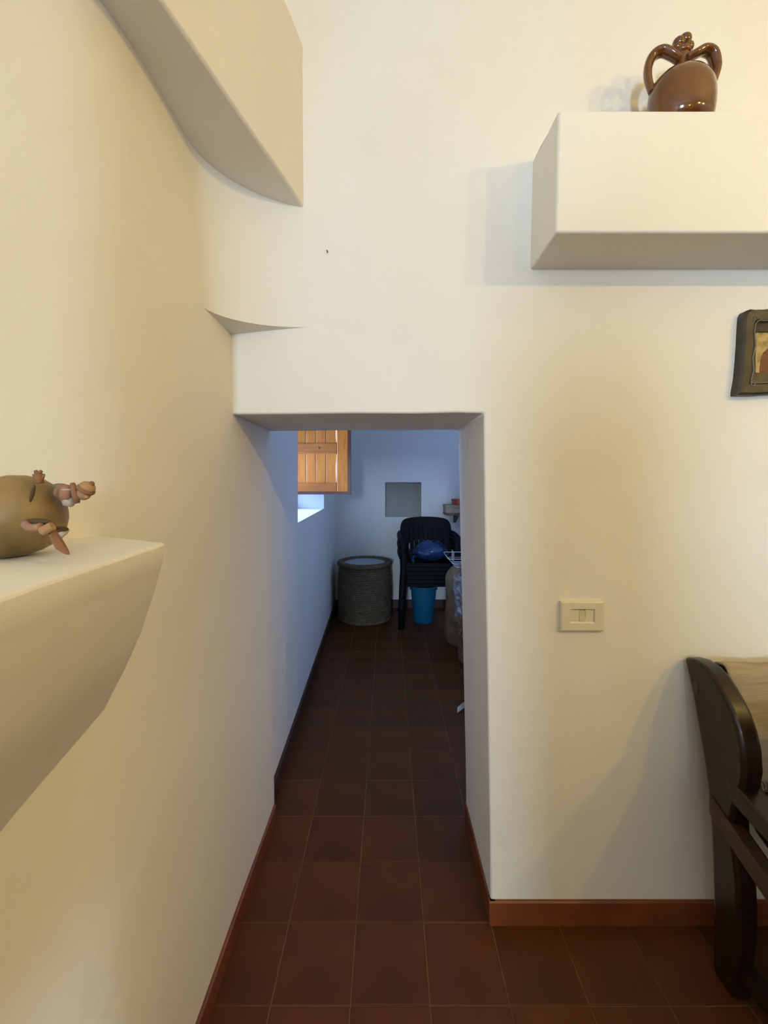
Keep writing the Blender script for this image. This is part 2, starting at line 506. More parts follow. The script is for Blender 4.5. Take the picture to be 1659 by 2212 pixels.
count = 0
cells = []
for (rx0, rx1, ry0, ry1) in regions:
    i0 = math.floor((rx0 - TX0) / TSX); i1 = math.ceil((rx1 - TX0) / TSX)
    j0 = math.floor((ry0 - TY0) / TSY); j1 = math.ceil((ry1 - TY0) / TSY)
    for i in range(i0, i1):
        for j in range(j0, j1):
            x0 = max(TX0 + i * TSX, rx0); x1 = min(TX0 + (i + 1) * TSX, rx1)
            y0 = max(TY0 + j * TSY, ry0); y1 = min(TY0 + (j + 1) * TSY, ry1)
            if x1 - x0 < 0.02 or y1 - y0 < 0.02: continue
            cells.append((x0, x1, y0, y1))
for (x0, x1, y0, y1) in cells:
    cx, cy = (x0 + x1) / 2, (y0 + y1) / 2
    if y0 > YB + 0.05:
        near = cx < 0.75
    else:
        near = cy > 0.45 and cx < 1.9
    sx, sy = x1 - x0 - GAP, y1 - y0 - GAP
    dz = random.uniform(-0.0006, 0.0006)
    if near:
        o = bpy.data.objects.new('tile', tile_mesh(sx, sy)); o.location = (cx, cy, dz)
        o.rotation_euler = (random.uniform(-.0016, .0016), random.uniform(-.0016, .0016), random.uniform(-.003, .003))
        link(o, floor); count += 1
    else:
        add_box(rest, cx - sx / 2, cx + sx / 2, cy - sy / 2, cy + sy / 2, -0.004, dz)
print('tiles', count)
r = obj('tile_field', rest, TILE, floor); r['kind'] = 'stuff'

# ------------------------------------------------------------------ skirtings
def skirting(name, pts, h, t, label, m=None):
    """pts: plan polyline of the wall face; the strip stands proud on the room side (to the right of travel)"""
    bm = NB(); P = [Vector((x, y, 0)) for x, y in pts]; n = len(P)
    rows = []
    for i in range(n):
        d = (P[min(i + 1, n - 1)] - P[max(i - 1, 0)]).normalized()
        nr = Vector((d.y, -d.x, 0))
        f = P[i] + nr * t; b = P[i] - nr * 0.012
        rows.append([bm.verts.new((b.x, b.y, 0.0005)), bm.verts.new((f.x, f.y, 0.0005)), bm.verts.new((f.x, f.y, h - 0.003)), bm.verts.new((f.x - nr.x * 0.004, f.y - nr.y * 0.004, h)), bm.verts.new((b.x, b.y, h))])
    for i in range(n - 1):
        for k in range(5):
            bm.faces.new([rows[i][k], rows[i + 1][k], rows[i + 1][(k + 1) % 5], rows[i][(k + 1) % 5]])
    bm.faces.new(list(reversed(rows[0]))); bm.faces.new(rows[-1])
    return struct(obj(name, bm, m or SKIRT), label)
skirting('baseboard_left', [(left_x(y) + 0.010, y) for y in [0.0, 0.2, 0.4, 0.55, 0.65, 0.75, 0.9, 1.1, 1.25, 1.45, YB - 0.003]], 0.062, 0.010, 'thin terracotta skirting at the foot of the left wall')
skirting('baseboard_front', [(0.300, YW), (XR, YW)], 0.070, 0.010, 'glossy terracotta skirting right of the doorway')
skirting('baseboard_doorway', [(0.304, YB), (0.3055, YW - 0.006)], 0.070, 0.006, 'terracotta skirting inside the right door reveal')
skirting('baseboard_storeroom_left', [(inner_x(YB + 0.02), YB + 0.02), (inner_x(YF), YF)], 0.085, 0.012, 'terracotta skirting with shade in its colour along the blue-lit storeroom wall', SKIRTSHADE)
skirting('baseboard_storeroom_far', [(inner_x(YF) + 0.014, YF), (SR, YF)], 0.085, 0.012, 'terracotta skirting with shade in its colour along the storeroom end wall', SKIRTSHADE)

# ------------------------------------------------------------------ storeroom window (outer end of the recess) and shutter
wx = inner_x(2.8) - 0.36
wroot = bpy.data.objects.new('window_1', None); wroot.location = (wx, 2.8135, 1.085); C.objects.link(wroot)
struct(wroot, 'wooden storeroom window at the outer end of the recess')
bm = NB()
hw, hh, fw = 0.545, 1.060, 0.06
for a in ((-hw, -hw + fw, 0, hh), (hw - fw, hw, 0, hh), (-hw + fw, hw - fw, 0, fw), (-hw + fw, hw - fw, hh - fw, hh), (-0.03, 0.03, fw, hh - fw)):
    add_box(bm, -0.03, 0.03, a[0], a[1], a[2], a[3])
obj('window_frame', bm, PINER, wroot)
for s in (-1, 1):
    bm = NB(); y0, y1 = (0.03, hw - fw) if s > 0 else (-hw + fw, -0.03)
    add_box(bm, -0.003, 0.003, y0, y1, fw, hh - fw)
    obj('pane', bm, PANE, wroot)

# open shutter, standing square to the wall beside the far reveal
SX1, SZ0, SZ1 = -0.306, 1.222, 2.08
sh = thing('window_shutter', 'open honey-coloured pine shutter with plank panels beside the storeroom window', 'shutter', (SX1, 3.235, SZ0), math.radians(-1.0))
SW = 0.52; H = SZ1 - SZ0
zr = [(0.0, 0.070), (0.295, 0.375), (0.60, 0.68), (H - 0.07, H)]     # rails: height ranges
bm = NB(); add_box(bm, -0.086, 0.0, -0.018, 0.018, 0, H); bevel(obj('stile', bm, PINE, sh), 0.004)
bm = NB(); add_box(bm, -SW, -SW + 0.085, -0.018, 0.018, 0, H); bevel(obj('stile', bm, PINE, sh), 0.004)
for a, b in zr:
    bm = NB(); add_box(bm, -SW + 0.085, -0.086, -0.018, 0.018, a, b)
    bevel(obj('rail', bm, PINER, sh), 0.004)
px = [-0.088, -0.172, -0.252, -0.328, -0.400, -SW + 0.083]
for (a, b) in zip(zr, zr[1:]):
    for k in range(5):
        bm = NB(); add_box(bm, px[k + 1] + 0.0018, px[k] - 0.0018, -0.006, 0.008, a[1] - 0.008, b[0] + 0.008)
        bevel(obj('plank', bm, PINE, sh), 0.003)
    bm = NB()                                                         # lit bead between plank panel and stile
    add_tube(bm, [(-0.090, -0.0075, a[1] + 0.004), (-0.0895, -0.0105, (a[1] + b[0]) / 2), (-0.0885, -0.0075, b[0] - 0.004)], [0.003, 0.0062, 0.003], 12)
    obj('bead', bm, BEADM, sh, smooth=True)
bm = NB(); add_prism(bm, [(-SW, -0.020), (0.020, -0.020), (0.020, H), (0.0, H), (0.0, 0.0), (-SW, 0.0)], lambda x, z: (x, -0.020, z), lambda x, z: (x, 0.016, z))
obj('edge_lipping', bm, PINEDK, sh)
for kx, kz, rr in ((-0.225, 0.338, 0.010), (-0.235, 0.50, 0.007)):
    bm = NB(); add_ball(bm, (kx, -0.0180 if kz < 0.4 else -0.0060, kz), rr, 1.2, 0.10, 1.0, 10, 6); obj('knot', bm, KNOT, sh, smooth=True)

# ------------------------------------------------------------------ plaster shelf in the left foreground
def corner_shelf():
    bm = NB(); n = 30
    prof = [(0.0, 1.2264), (0.0, 1.205), (-0.006, 1.19), (-0.0145, 1.169), (-0.022, 1.148), (-0.032, 1.127), (-0.049, 1.085), (-0.069, 1.050), (-0.091, 1.014), (-0.120, 0.972), (-0.155, 0.917), (-0.195, 0.858), (-0.26, 0.75), (-0.36, 0.60), (-0.45, 0.50)]
    rows = []
    for i in range(n + 1):
        t = i / n
        row = []
        for k, (dx, z) in enumerate(prof):
            yend = 0.6185 + (-dx) * 0.55
            y = yend + (-0.20 - yend) * t
            xe = -0.3287 + (0.6185 - y) * 0.074 if k == 0 or True else 0
            xe = -0.3287 + (yend - y) * 0.074
            jit = 0.0022 * noise.noise(Vector((y * 40, k * 0.3, 2.0))) if k < 3 else 0.002 * noise.noise(Vector((y * 6, z * 6, 5.0)))
            zz = z + (0.0016 * noise.noise(Vector((y * 45, k, 9.0))) if k < 2 else 0)
            row.append(bm.verts.new((xe + dx + jit, y, zz)))
        yend = 0.6185 + 0.16 * 0.55
        y = yend + (-0.20 - yend) * t
        row.append(bm.verts.new((-1.1, y, 0.50))); row.append(bm.verts.new((-1.1, y, 1.2285)))
        yb = 0.6185 + 0.20 * 0.45; yb = yb + (-0.20 - yb) * t
        row.append(bm.verts.new((-0.53 - t * 0.25, yb, 1.2285)))
        rows.append(row)
    m = len(rows[0])
    for i in range(n):
        for k in range(m):
            bm.faces.new([rows[i][k], rows[i][(k + 1) % m], rows[i + 1][(k + 1) % m], rows[i + 1][k]])
    bm.faces.new(list(reversed(rows[0]))); bm.faces.new(rows[-1])
    o = obj('plaster_shelf', bm, PLASTER); bevel(o, 0.004, 2, 50); autosmooth(o, 45)
    return tag(o, 'cream plaster shelf with a curved corbel underside, carrying the gourd', 'shelf')
corner_shelf()

# thick plaster shelf high on the end wall
def high_shelf():
    bm = NB(); X0 = 0.4235; Y0 = YW - 0.182; n = 10
    # end profile: a slightly hollow upper edge, seen on the left side
    left = []
    N = 10
    pts = [(Y0, 1.947), (YW + 0.02, 1.943)]
    topc = [(YW + 0.02, 2.265), (YW - 0.02, 2.268), (YW - 0.06, 2.266), (YW - 0.11, 2.263), (Y0 + 0.02, 2.2625), (Y0 + 0.004, 2.2595), (Y0, 2.252)]
    pts += topc
    def m0(y, z): return (X0 + 0.003 * (y < YW - 0.1) + (0.008 if z > 2.1 else 0), y, z)
    def m1(y, z): return (XR + 0.02, y, z)
    add_prism(bm, pts, m0, m1)
    o = obj('plaster_shelf', bm, PLASTER); bevel(o, 0.006, 3, 50); autosmooth(o, 40)
    return tag(o, 'thick cream plaster shelf jutting from the wall below the brown jug', 'shelf')
high_shelf()

# ------------------------------------------------------------------ glazed jug
def jug():
    t = thing('ceramic_flask', 'glossy brown glazed flask with two looped handles on the high shelf', 'flask', (0.795, 1.135, 2.2655), math.radians(-8))
    bm = NB()
    prof = [(0.055, 0.0), (0.072, 0.004), (0.082, 0.03), (0.0865, 0.06), (0.0870, 0.085), (0.0845, 0.108), (0.077, 0.128), (0.063, 0.145), (0.046, 0.157), (0.030, 0.165), (0.021, 0.171), (0.0185, 0.180), (0.019, 0.192), (0.022, 0.200), (0.018, 0.208), (0.010, 0.210)]
    add_lathe(bm, prof, 40, (0, 0, 0), 0.95, 0.70)
    obj('body', bm, JUGM, t, smooth=True)
    bm = NB(); add_lathe(bm, [(0.011, 0), (0.009, 0.002), (0.005, 0.003), (0.002, 0.0015)], 16, M=Matrix.Translation((-0.006, -0.0548, 0.112)) @ Matrix.Rotation(math.radians(72), 4, 'X'))
    obj('boss', bm, JUGM, t, smooth=True)
    for s_ in (-1, 1):
        bm = NB()
        hz = 0.0 if s_ < 0 else -0.012
        pts = catmull([(s_ * 0.010, -0.008, 0.184), (s_ * 0.030, -0.010, 0.199 + hz * .6), (s_ * 0.052, -0.008, 0.213 + hz), (s_ * 0.074, -0.004, 0.205 + hz), (s_ * 0.084, 0, 0.178 + hz), (s_ * 0.083, 0, 0.145), (s_ * 0.074, 0, 0.112)], 6)
        n = len(pts)
        add_tube(bm, pts, [0.0135 + 0.003 * math.sin(PI * i / (n - 1)) for i in range(n)], 12, flat=0.70)
        obj('handle', bm, JUGM, t, smooth=True)
    bm = NB(); add_ball(bm, (0.002, 0, 0.2115), 0.022, 1.05, 0.9, 0.62); st = obj('stopper', bm, JUGM, t, smooth=True)
    for (bx, bz, rr) in ((-0.008, 0.233, 0.0165), (0.007, 0.240, 0.0165), (0.014, 0.219, 0.0150), (-0.012, 0.222, 0.0130)):
        bm = NB(); add_ball(bm, (bx, -0.004, bz), rr, 1, 0.9, 0.95); obj('knob', bm, JUGM, st, smooth=True)
jug()

# ------------------------------------------------------------------ carved picture frame at the right edge
def icon():
    t = thing('framed_icon', 'small gilded picture in a dark carved wooden frame hung under the high shelf', 'picture', (1.130, YW, 1.566))
    def outline(inset=0.0):
        hw = 0.111
        half = [(0.0, 0.252), (0.035, 0.249), (0.06, 0.2485), (0.072, 0.250), (0.084, 0.2455), (0.0905, 0.233), (0.093, 0.20), (0.0955, 0.15), (0.099, 0.10), (0.1035, 0.05), (0.1105, 0.012), (0.111, 0.0), (0.06, 0.0), (0.0, 0.004)]
        cx, cz = 0, 0.126
        ring = [(x, z) for x, z in half] + [(-x, z) for x, z in reversed(half[1:-1])]
        out = []
        for x, z in ring:
            fx = 1 - inset / 0.10; fz = 1 - inset / 0.126
            out.append((cx + (x - cx) * fx, cz + (z - cz) * fz))
        return out
    hole = (0.047, 0.0655, 0.1885)
    o0, o1, o2 = outline(0), outline(0.006), outline(0.030)
    # wavy inner rim
    rim = [(x * (1 + 0.05 * math.sin(z * 75)), z) for x, z in outline(0.034)]
    n = len(o0)
    def hole_pt(x, z):
        hx = hole[0]; h0, h1 = hole[1], hole[2]
        a = math.atan2(z - 0.126, x)
        dx, dz = math.cos(a), math.sin(a)
        k = min(hx / max(abs(dx), 1e-6), ((h1 - 0.126) if dz > 0 else (0.126 - h0)) / max(abs(dz), 1e-6))
        return (dx * k, 0.126 + dz * k)
    bm = NB()
    lay = [[(x, 0.0, z) for x, z in o0], [(x, -0.024, z) for x, z in o0], [(x, -0.029, z) for x, z in o1], [(x, -0.027, z) for x, z in o2], [(x, -0.018, z) for x, z in rim],
           [(hole_pt(x, z)[0], -0.013, hole_pt(x, z)[1]) for x, z in rim], [(hole_pt(x, z)[0], -0.004, hole_pt(x, z)[1]) for x, z in rim]]
    R = [[bm.verts.new(p) for p in l] for l in lay]
    for a, b in zip(R, R[1:]):
        for i in range(n):
            bm.faces.new([a[i], a[(i + 1) % n], b[(i + 1) % n], b[i]])
    fr = obj('frame', bm, FRAMEM, t); autosmooth(fr, 35)
    bm = NB(); add_tube(bm, [(x, -0.0275, z) for x, z in rim], 0.0026, 6, closed=True); obj('carved_rim', bm, FRAMEHI, t, smooth=True)
    for s in (-1, 1):                       # small carved curls near the corners
        for zc in (0.031, 0.222):
            bm = NB(); pts = [(s * (0.066 - 0.011 * (1 - k / 14) * math.cos(k * 0.75)), -0.027, zc + 0.010 * (1 - k / 14) * math.sin(k * 0.75)) for k in range(13)]
            add_tube(bm, pts, 0.0022, 6); obj('carved_curl', bm, FRAMEHI, t, smooth=True)
    # generic painted panel: gold ground with a dark red shape
    m = bpy.data.materials.new('gilded_painting'); m.use_nodes = True
    N = m.node_tree.nodes; L = m.node_tree.links; b = N['Principled BSDF']; b.inputs['Roughness'].default_value = 0.4
    tc = N.new('ShaderNodeTexCoord'); nz = N.new('ShaderNodeTexNoise'); nz.inputs['Scale'].default_value = 45; nz.inputs['Detail'].default_value = 4
    L.new(tc.outputs['Object'], nz.inputs['Vector'])
    cr = N.new('ShaderNodeValToRGB'); e = cr.color_ramp.elements
    e[0].position = 0.36; e[0].color = (0.16, 0.10, 0.03, 1); e[1].position = 0.62; e[1].color = (0.40, 0.28, 0.10, 1)
    L.new(nz.outputs['Fac'], cr.inputs['Fac']); L.new(cr.outputs['Color'], b.inputs['Base Color'])
    bm = NB(); add_box(bm, -hole[0], hole[0], -0.007, -0.003, hole[1], hole[2]); p = obj('painted_panel', bm, m, t)
    red = mat('red_robe_paint', (0.15, 0.035, 0.010), rough=0.45, var=0.4, vscale=60)
    bm = NB(); add_prism(bm, [(-0.031, 0.067), (-0.028, 0.10), (-0.020, 0.128), (-0.006, 0.140), (0.012, 0.138), (0.026, 0.12), (0.032, 0.067)], lambda u, v: (u, -0.0078, v), lambda u, v: (u, -0.0068, v))
    obj('painted_robe', bm, red, p)
    pale = mat('pale_face_paint', (0.42, 0.25, 0.12), rough=0.45)
    bm = NB(); add_ball(bm, (0.003, -0.0072, 0.152), 0.012, 0.85, 0.06, 1.1, 12, 8); obj('painted_head', bm, pale, p)
icon()

# ------------------------------------------------------------------ light switch
def switch():
    t = thing('light_switch', 'ivory light switch plate with one rocker on the wall beside the doorway', 'switch', (0.574, YW, 0.871))
    bm = NB(); W, Hh, d = 0.064, 0.088, 0.013
    # plate as a bevelled frame with a recessed window
    o = [(-W, 0), (W, 0), (W, Hh), (-W, Hh)]
    s = [(-W + .004, 0.004), (W - .004, 0.004), (W - .004, Hh - .004), (-W + .004, Hh - .004)]
    i0 = [(-0.036, 0.024), (0.036, 0.024), (0.036, 0.066), (-0.036, 0.066)]
    i1 = [(-0.034, 0.030), (0.034, 0.030), (0.034, 0.063), (-0.034, 0.063)]
    lay = [[(x, 0, z) for x, z in o], [(x, -d + .003, z) for x, z in o], [(x, -d, z) for x, z in s], [(x, -d, z) for x, z in i0], [(x, -d + .006, z) for x, z in i1]]
    R = [[bm.verts.new(p) for p in l] for l in lay]
    for a, b in zip(R, R[1:]):
        for k in range(4): bm.faces.new([a[k], a[(k + 1) % 4], b[(k + 1) % 4], b[k]])
    obj('plate', bm, SWITCHM, t)
    for x0, x1 in ((-0.034, -0.0095), (0.0095, 0.034)):
        bm = NB(); add_box(bm, x0, x1, -d + 0.004, -d + 0.008, 0.030, 0.063); obj('blank_module', bm, SWITCHM, t)
    bm = NB(); add_prism(bm, [(-d + .009, 0.031), (-d + .0015, 0.031), (-d + .004, 0.047), (-d + .0055, 0.062), (-d + .009, 0.062)], lambda y, z: (-0.0085, y, z), lambda y, z: (0.0085, y, z))
    obj('rocker', bm, SWITCHK, t)
switch()

bm = NB(); add_lathe(bm, [(0.0018, 0.01), (0.0018, -0.004), (0.0035, -0.004), (0.0033, -0.006)], 10, M=Matrix.Translation((-0.180, YW - 0.0005, 1.995)) @ Matrix.Rotation(-PI / 2, 4, 'X') @ Matrix.Scale(-1, 4, (0, 0, 1)))
tag(obj('nail', bm, NAILM), 'tiny dark nail in the bare wall above the doorway', 'nail')

# ------------------------------------------------------------------ gourd with clay figures
def gourd():
    Z0 = 1.2268
    t = thing('decorated_gourd', 'dried brown gourd with little clay figures lying on the plaster shelf', 'gourd', (-0.432, 0.500, Z0))
    GS = Vector((-0.016, 0.0, 0))
    ax = Vector((-0.80, -0.42, -0.16)).normalized()            # from blossom end (right) towards the stalk end
    side = ax.cross(Vector((0, 0, 1))).normalized(); upv = side.cross(ax)
    M = Matrix((( side.x, upv.x, ax.x, 0), (side.y, upv.y, ax.y, 0), (side.z, upv.z, ax.z, 0), (0, 0, 0, 1)))
    prof = [(0.003, -0.053), (0.016, -0.0515), (0.030, -0.046), (0.040, -0.036), (0.0462, -0.021), (0.0486, -0.004), (0.0478, 0.012), (0.0435, 0.030), (0.0375, 0.047), (0.0325, 0.064), (0.029, 0.085), (0.026, 0.11), (0.020, 0.132), (0.012, 0.146), (0.004, 0.150)]
    bm = NB(); add_lathe(bm, prof, 40, M=Matrix.Translation(Vector((0, 0, 0.0486)) + GS) @ M)
    for v in bm.verts:                                           # hand-grown unevenness
        v.co += Vector((0, 0, 1)) * 0.0016 * noise.noise(v.co * 22)
        if v.co.z < 0.0008: v.co.z = 0.0008
    obj('gourd_body', bm, GOURD, t, smooth=True)
    S = 905 / 0.46                                              # design scale for the small pieces
    def q(px, py, y): return Vector(((px - 838) / 905 * y + 0.432, y - 0.500, CAMH - (py - 1035) / 905 * y - Z0))
    # carved openings: dark lens-shaped slots
    for (x, y, z, sx, sz, rot) in ((0.006, -0.0505, 0.0425, 0.0135, 0.0035, 0.05),):
        pass
    c0 = q(80, 1127, 0.452)
    bm = NB(); add_ball(bm, (c0.x, c0.y, c0.z), 0.0150, 1.0, 0.22, 0.26, 16, 8); obj('carved_slot', bm, GOURDDK, t, smooth=True)
    c0 = q(72, 1062, 0.455)
    bm = NB(); add_ball(bm, (c0.x - 0.001, c0.y, c0.z - 0.002), 0.0080, 0.24, 0.3, 1.25, 14, 8, Matrix.Rotation(math.radians(14), 4, 'Y')); obj('carved_slot', bm, GOURDDK, t, smooth=True)
    c0 = q(130, 1143, 0.475)
    bm = NB(); add_ball(bm, (c0.x, c0.y, c0.z), 0.0085, 1.1, 0.5, 0.40, 14, 8); obj('carved_slot', bm, GOURDDK, t, smooth=True)
    # worn pale patch raised on the shell
    # clay claw on top
    top = thing_part = obj('clay_claw', (lambda b: (add_tube(b, [q(84, 1044, 0.478), q(83, 1034, 0.478), q(82, 1024, 0.478)], [0.0052, 0.0046, 0.0052], 8), b)[1])(NB()), CLAY, t, smooth=True)
    for a, b2 in ((76, 1016), (82, 1019), (89, 1017)):
        bm = NB(); add_tube(bm, [q(82, 1026, 0.478), q(a, b2, 0.477)], [0.0034, 0.0016], 6); obj('finger', bm, CLAY, top, smooth=True)
    bm = NB(); add_tube(bm, [q(91, 1035, 0.478), q(94, 1028, 0.478), q(96, 1024, 0.478)], [0.0018, 0.0015, 0.0008], 6); obj('twig', bm, CLAY, t, smooth=True)
    # little figure leaning out on the right
    ya = 0.497
    bm = NB(); add_tube(bm, [q(128, 1058, ya), q(145, 1066, ya), q(158, 1069, ya)], [0.0085, 0.0105, 0.0085], 10); obj('figure_body', bm, PINKCL, t, smooth=True)
    bm = NB(); add_tube(bm, catmull([q(116, 1050, ya + .004), q(132, 1049, ya + .004), q(154, 1055, ya + .002)], 4), [0.003, 0.004, 0.0045, 0.0045, 0.004, 0.0035, 0.003, 0.0025, 0.002], 8, flat=0.6); obj('leaf', bm, GREENGREY, t, smooth=True)
    bm = NB(); add_tube(bm, [q(143, 1074, ya), q(152, 1086, ya), q(155, 1094, ya)], [0.006, 0.0075, 0.002], 8); obj('cloth_scrap', bm, CLOTHW, t, smooth=True)
    bm = NB(); add_tube(bm, [q(131, 1058, ya - .008), q(142, 1058, ya - .008), q(153, 1058, ya - .006)], [0.001, 0.0012, 0.001], 6); obj('white_thread', bm, CLOTHW, t)
    dv = (q(168, 1088, ya) - q(157, 1044, ya))
    mid = (q(168, 1086, ya) + q(157, 1045, ya)) / 2
    bm = NB(); add_tube(bm, [q(156.5, 1044, ya - .004), q(160, 1056, ya - .005), q(164, 1072, ya - .005), q(168, 1087, ya - .004)], [0.0028, 0.0042, 0.0044, 0.0026], 8, flat=0.8); obj('clay_scarf', bm, CLAY, t, smooth=True)
    hc = q(180, 1066, ya)
    Mh = Matrix.Rotation(math.radians(28), 4, 'Y')
    bm = NB(); add_ball(bm, hc, 0.0078, 1.1, 0.9, 1.0, 16, 12, Mh); hd = obj('figure_head', bm, CLAYLT, t, smooth=True)
    nb = NB(); add_ball(nb, q(186, 1074, ya - .006), 0.0024, 1.2, 1, 0.9, 8, 6); obj('nose', nb, CLAYLT, hd, smooth=True)
    dirv = Vector((0.55, 0, 0.83))
    rt = dirv.to_track_quat('Z', 'Y').to_matrix().to_4x4()
    hb = q(184, 1060, ya)
    bm = NB(); add_lathe(bm, [(0.0092, -0.0008), (0.0102, 0.0008), (0.0100, 0.0030), (0.0090, 0.0036)], 18, M=Matrix.Translation(hb) @ rt); obj('hat_brim', bm, CLAY, t, smooth=True)
    bm = NB(); add_lathe(bm, [(0.0090, 0.003), (0.0086, 0.006), (0.0070, 0.0090), (0.0040, 0.0108), (0.001, 0.0113)], 18, M=Matrix.Translation(hb) @ rt); obj('hat', bm, CLAYLT, t, smooth=True)
    pp = q(198, 1045, ya)
    bm = NB(); add_ball(bm, pp, 0.0032, 1, 1, 1, 10, 8); obj('pompom', bm, CLAY, t, smooth=True)
    # lower figure: arm, cork block and paddle reaching the shelf
    yb = 0.448
    bm = NB(); add_tube(bm, catmull([q(53, 1131, yb), q(62, 1139, yb - .002), q(78, 1140, yb - .003), q(90, 1137, yb - .003)], 4), 0.0042, 8); obj('clay_arm', bm, PINKCL, t, smooth=True)
    bm = NB(); add_ball(bm, q(81, 1139, yb - .004), 0.0035, 1, 1, 1, 10, 8); obj('clay_hand', bm, CLAYLT, t, smooth=True)
    a, b2 = q(90, 1149, yb - .004), q(114, 1136, yb - .002)
    bm = NB(); add_tube(bm, [a, b2], 0.0050, 12); bevel(obj('cork_block', bm, CLAYLT, t), 0.0006)
    pts = [q(112, 1148, yb + .004), q(122, 1165, yb + .003), q(132, 1182, yb + .001), q(143, 1193, yb), q(149, 1197.5, yb)]
    bm = NB()
    wds = [0.0042, 0.0056, 0.0056, 0.0034, 0.0010]
    add_tube(bm, pts, wds, 6, flat=0.6)
    for v in bm.verts:
        if v.co.z < 0.0004: v.co.z = 0.0004
    obj('clay_paddle', bm, CLAY, t)
    bm = NB(); add_tube(bm, [q(128, 1160, 0.476), q(138, 1148, 0.477), q(146, 1143, 0.478)], [0.003, 0.0045, 0.003], 8); obj('cloth_scrap', bm, CLOTHW, t, smooth=True)
gourd()

# ------------------------------------------------------------------ dark wooden armchair at the right edge
def armchair():
    XO = 0.872
    t = thing('wooden_armchair', 'dark polished wooden armchair with a curved back post against the wall', 'armchair', (XO, YW, 0))
    rear = [(1.236, 0.797), (1.206, 0.712), (1.180, 0.622), (1.160, 0.545), (1.146, 0.478), (1.135, 0.390), (1.130, 0.303), (1.126, 0.18), (1.126, 0.0)]
    front = [(1.060, 0.0), (1.050, 0.10), (1.040, 0.20), (1.045, 0.32), (1.062, 0.41), (1.066, 0.45), (1.052, 0.505), (1.032, 0.560), (1.026, 0.60), (1.030, 0.652), (1.042, 0.692), (1.061, 0.728), (1.080, 0.750), (1.098, 0.768), (1.125, 0.790), (1.154, 0.8035), (1.195, 0.806)]
    prof = [(y - YW, z) for y, z in rear + front]
    for s, x0 in ((0, 0.0), (1, 0.60)):
        bm = NB(); add_prism(bm, prof, lambda y, z: (x0, y, z), lambda y, z: (x0 + 0.052, y, z))
        o = obj('back_post', bm, DARKWOOD, t); bevel(o, 0.010, 3, 50); autosmooth(o, 40)
        if s == 0:
            bm = NB(); add_box(bm, -0.002, 0.004, -0.068, -0.049, 0.713, 0.748); bevel(obj('mortise', bm, NAILM, o), 0.001)
        # side rail sloping gently forward, front leg
        rp = [(1.132, 0.468), (1.05, 0.437), (0.959, 0.404), (0.84, 0.366), (0.70, 0.335), (0.60, 0.325)]
        bot = [(y, z - 0.052) for y, z in reversed(rp)]
        bm = NB(); add_prism(bm, [(y - YW, z) for y, z in rp + bot], lambda y, z: (x0 - 0.006, y, z), lambda y, z: (x0 + 0.034, y, z))
        o = obj('side_rail', bm, RAILWOOD, t); bevel(o, 0.005, 2, 50)
        lp = [(0.655, 0.33), (0.60, 0.33), (0.592, 0.18), (0.605, 0.0), (0.648, 0.0), (0.650, 0.18)]
        bm = NB(); add_prism(bm, [(y - YW, z) for y, z in lp], lambda y, z: (x0, y, z), lambda y, z: (x0 + 0.05, y, z))
        o = obj('front_leg', bm, DARKWOOD, t); bevel(o, 0.006, 2, 40)
        ap = [(1.075, 0.560), (1.02, 0.545), (0.96, 0.528), (0.86, 0.515), (0.74, 0.515), (0.64, 0.520), (0.575, 0.510), (0.560, 0.495), (0.575, 0.480), (0.64, 0.486), (0.74, 0.480), (0.86, 0.478), (0.96, 0.486), (1.03, 0.495), (1.075, 0.500)]
        bm = NB(); add_prism(bm, [(y - YW, z) for y, z in ap], lambda y, z: (x0 - 0.004, y, z), lambda y, z: (x0 + 0.060, y, z))
        o = obj('armrest', bm, DARKWOOD, t); bevel(o, 0.008, 3, 40); autosmooth(o, 40)
        bm = NB(); add_prism(bm, [(0.640 - YW, 0.322), (0.640 - YW, 0.486), (0.600 - YW, 0.486), (0.605 - YW, 0.322)], lambda y, z: (x0 + 0.008, y, z), lambda y, z: (x0 + 0.044, y, z))
        o = obj('arm_support', bm, DARKWOOD, t); bevel(o, 0.005)
        bm = NB(); add_prism(bm, [(y - YW, z) for y, z in [(1.06, 0.065), (0.63, 0.075), (0.63, 0.115), (1.06, 0.105)]], lambda y, z: (x0 + 0.012, y, z), lambda y, z: (x0 + 0.04, y, z))
        o = obj('stretcher', bm, DARKWOOD, t)
    sp = [(1.085, 0.515), (1.03, 0.480), (0.96, 0.448), (0.84, 0.410), (0.70, 0.380), (0.585, 0.365), (0.575, 0.335), (0.70, 0.330), (0.84, 0.350), (0.96, 0.385), (1.06, 0.425), (1.10, 0.47)]
    bm = NB(); add_prism(bm, [(y - YW, z) for y, z in sp], lambda y, z: (0.055, y, z), lambda y, z: (0.598, y, z))
    o = obj('seat', bm, SEATM, t); bevel(o, 0.012, 3, 40); autosmooth(o, 40)
    for z0, z1, yy in ((0.69, 0.78, 1.165), (0.53, 0.59, 1.112)):
        bm = NB(); add_box(bm, 0.05, 0.602, yy - YW, yy - YW + 0.022, z0, z1); o = obj('back_rail', bm, DARKWOOD, t); bevel(o, 0.004)
armchair()
def dining_table():
    t = thing('dining_table', 'dark wooden dining table in front of the armchair, standing clear of the wall', 'table', (1.70, 0.35, 0))
    bm = NB(); add_box(bm, -0.775, 0.75, -0.75, 0.640, 0.722, 0.758); bevel(obj('table_top', bm, DARKWOOD, t), 0.006, 2)
    bm = NB(); add_box(bm, -0.06, 0.60, -0.48, 0.12, 0.64, 0.722); obj('apron', bm, DARKWOOD, t)
    for x in (0.0, 0.54):
        for y in (-0.42, 0.06):
            bm = NB(); add_lathe(bm, [(0.030, 0.0), (0.026, 0.10), (0.034, 0.30), (0.030, 0.50), (0.040, 0.64)], 16, (x, y, 0)); obj('leg', bm, DARKWOOD, t, smooth=True)
dining_table()
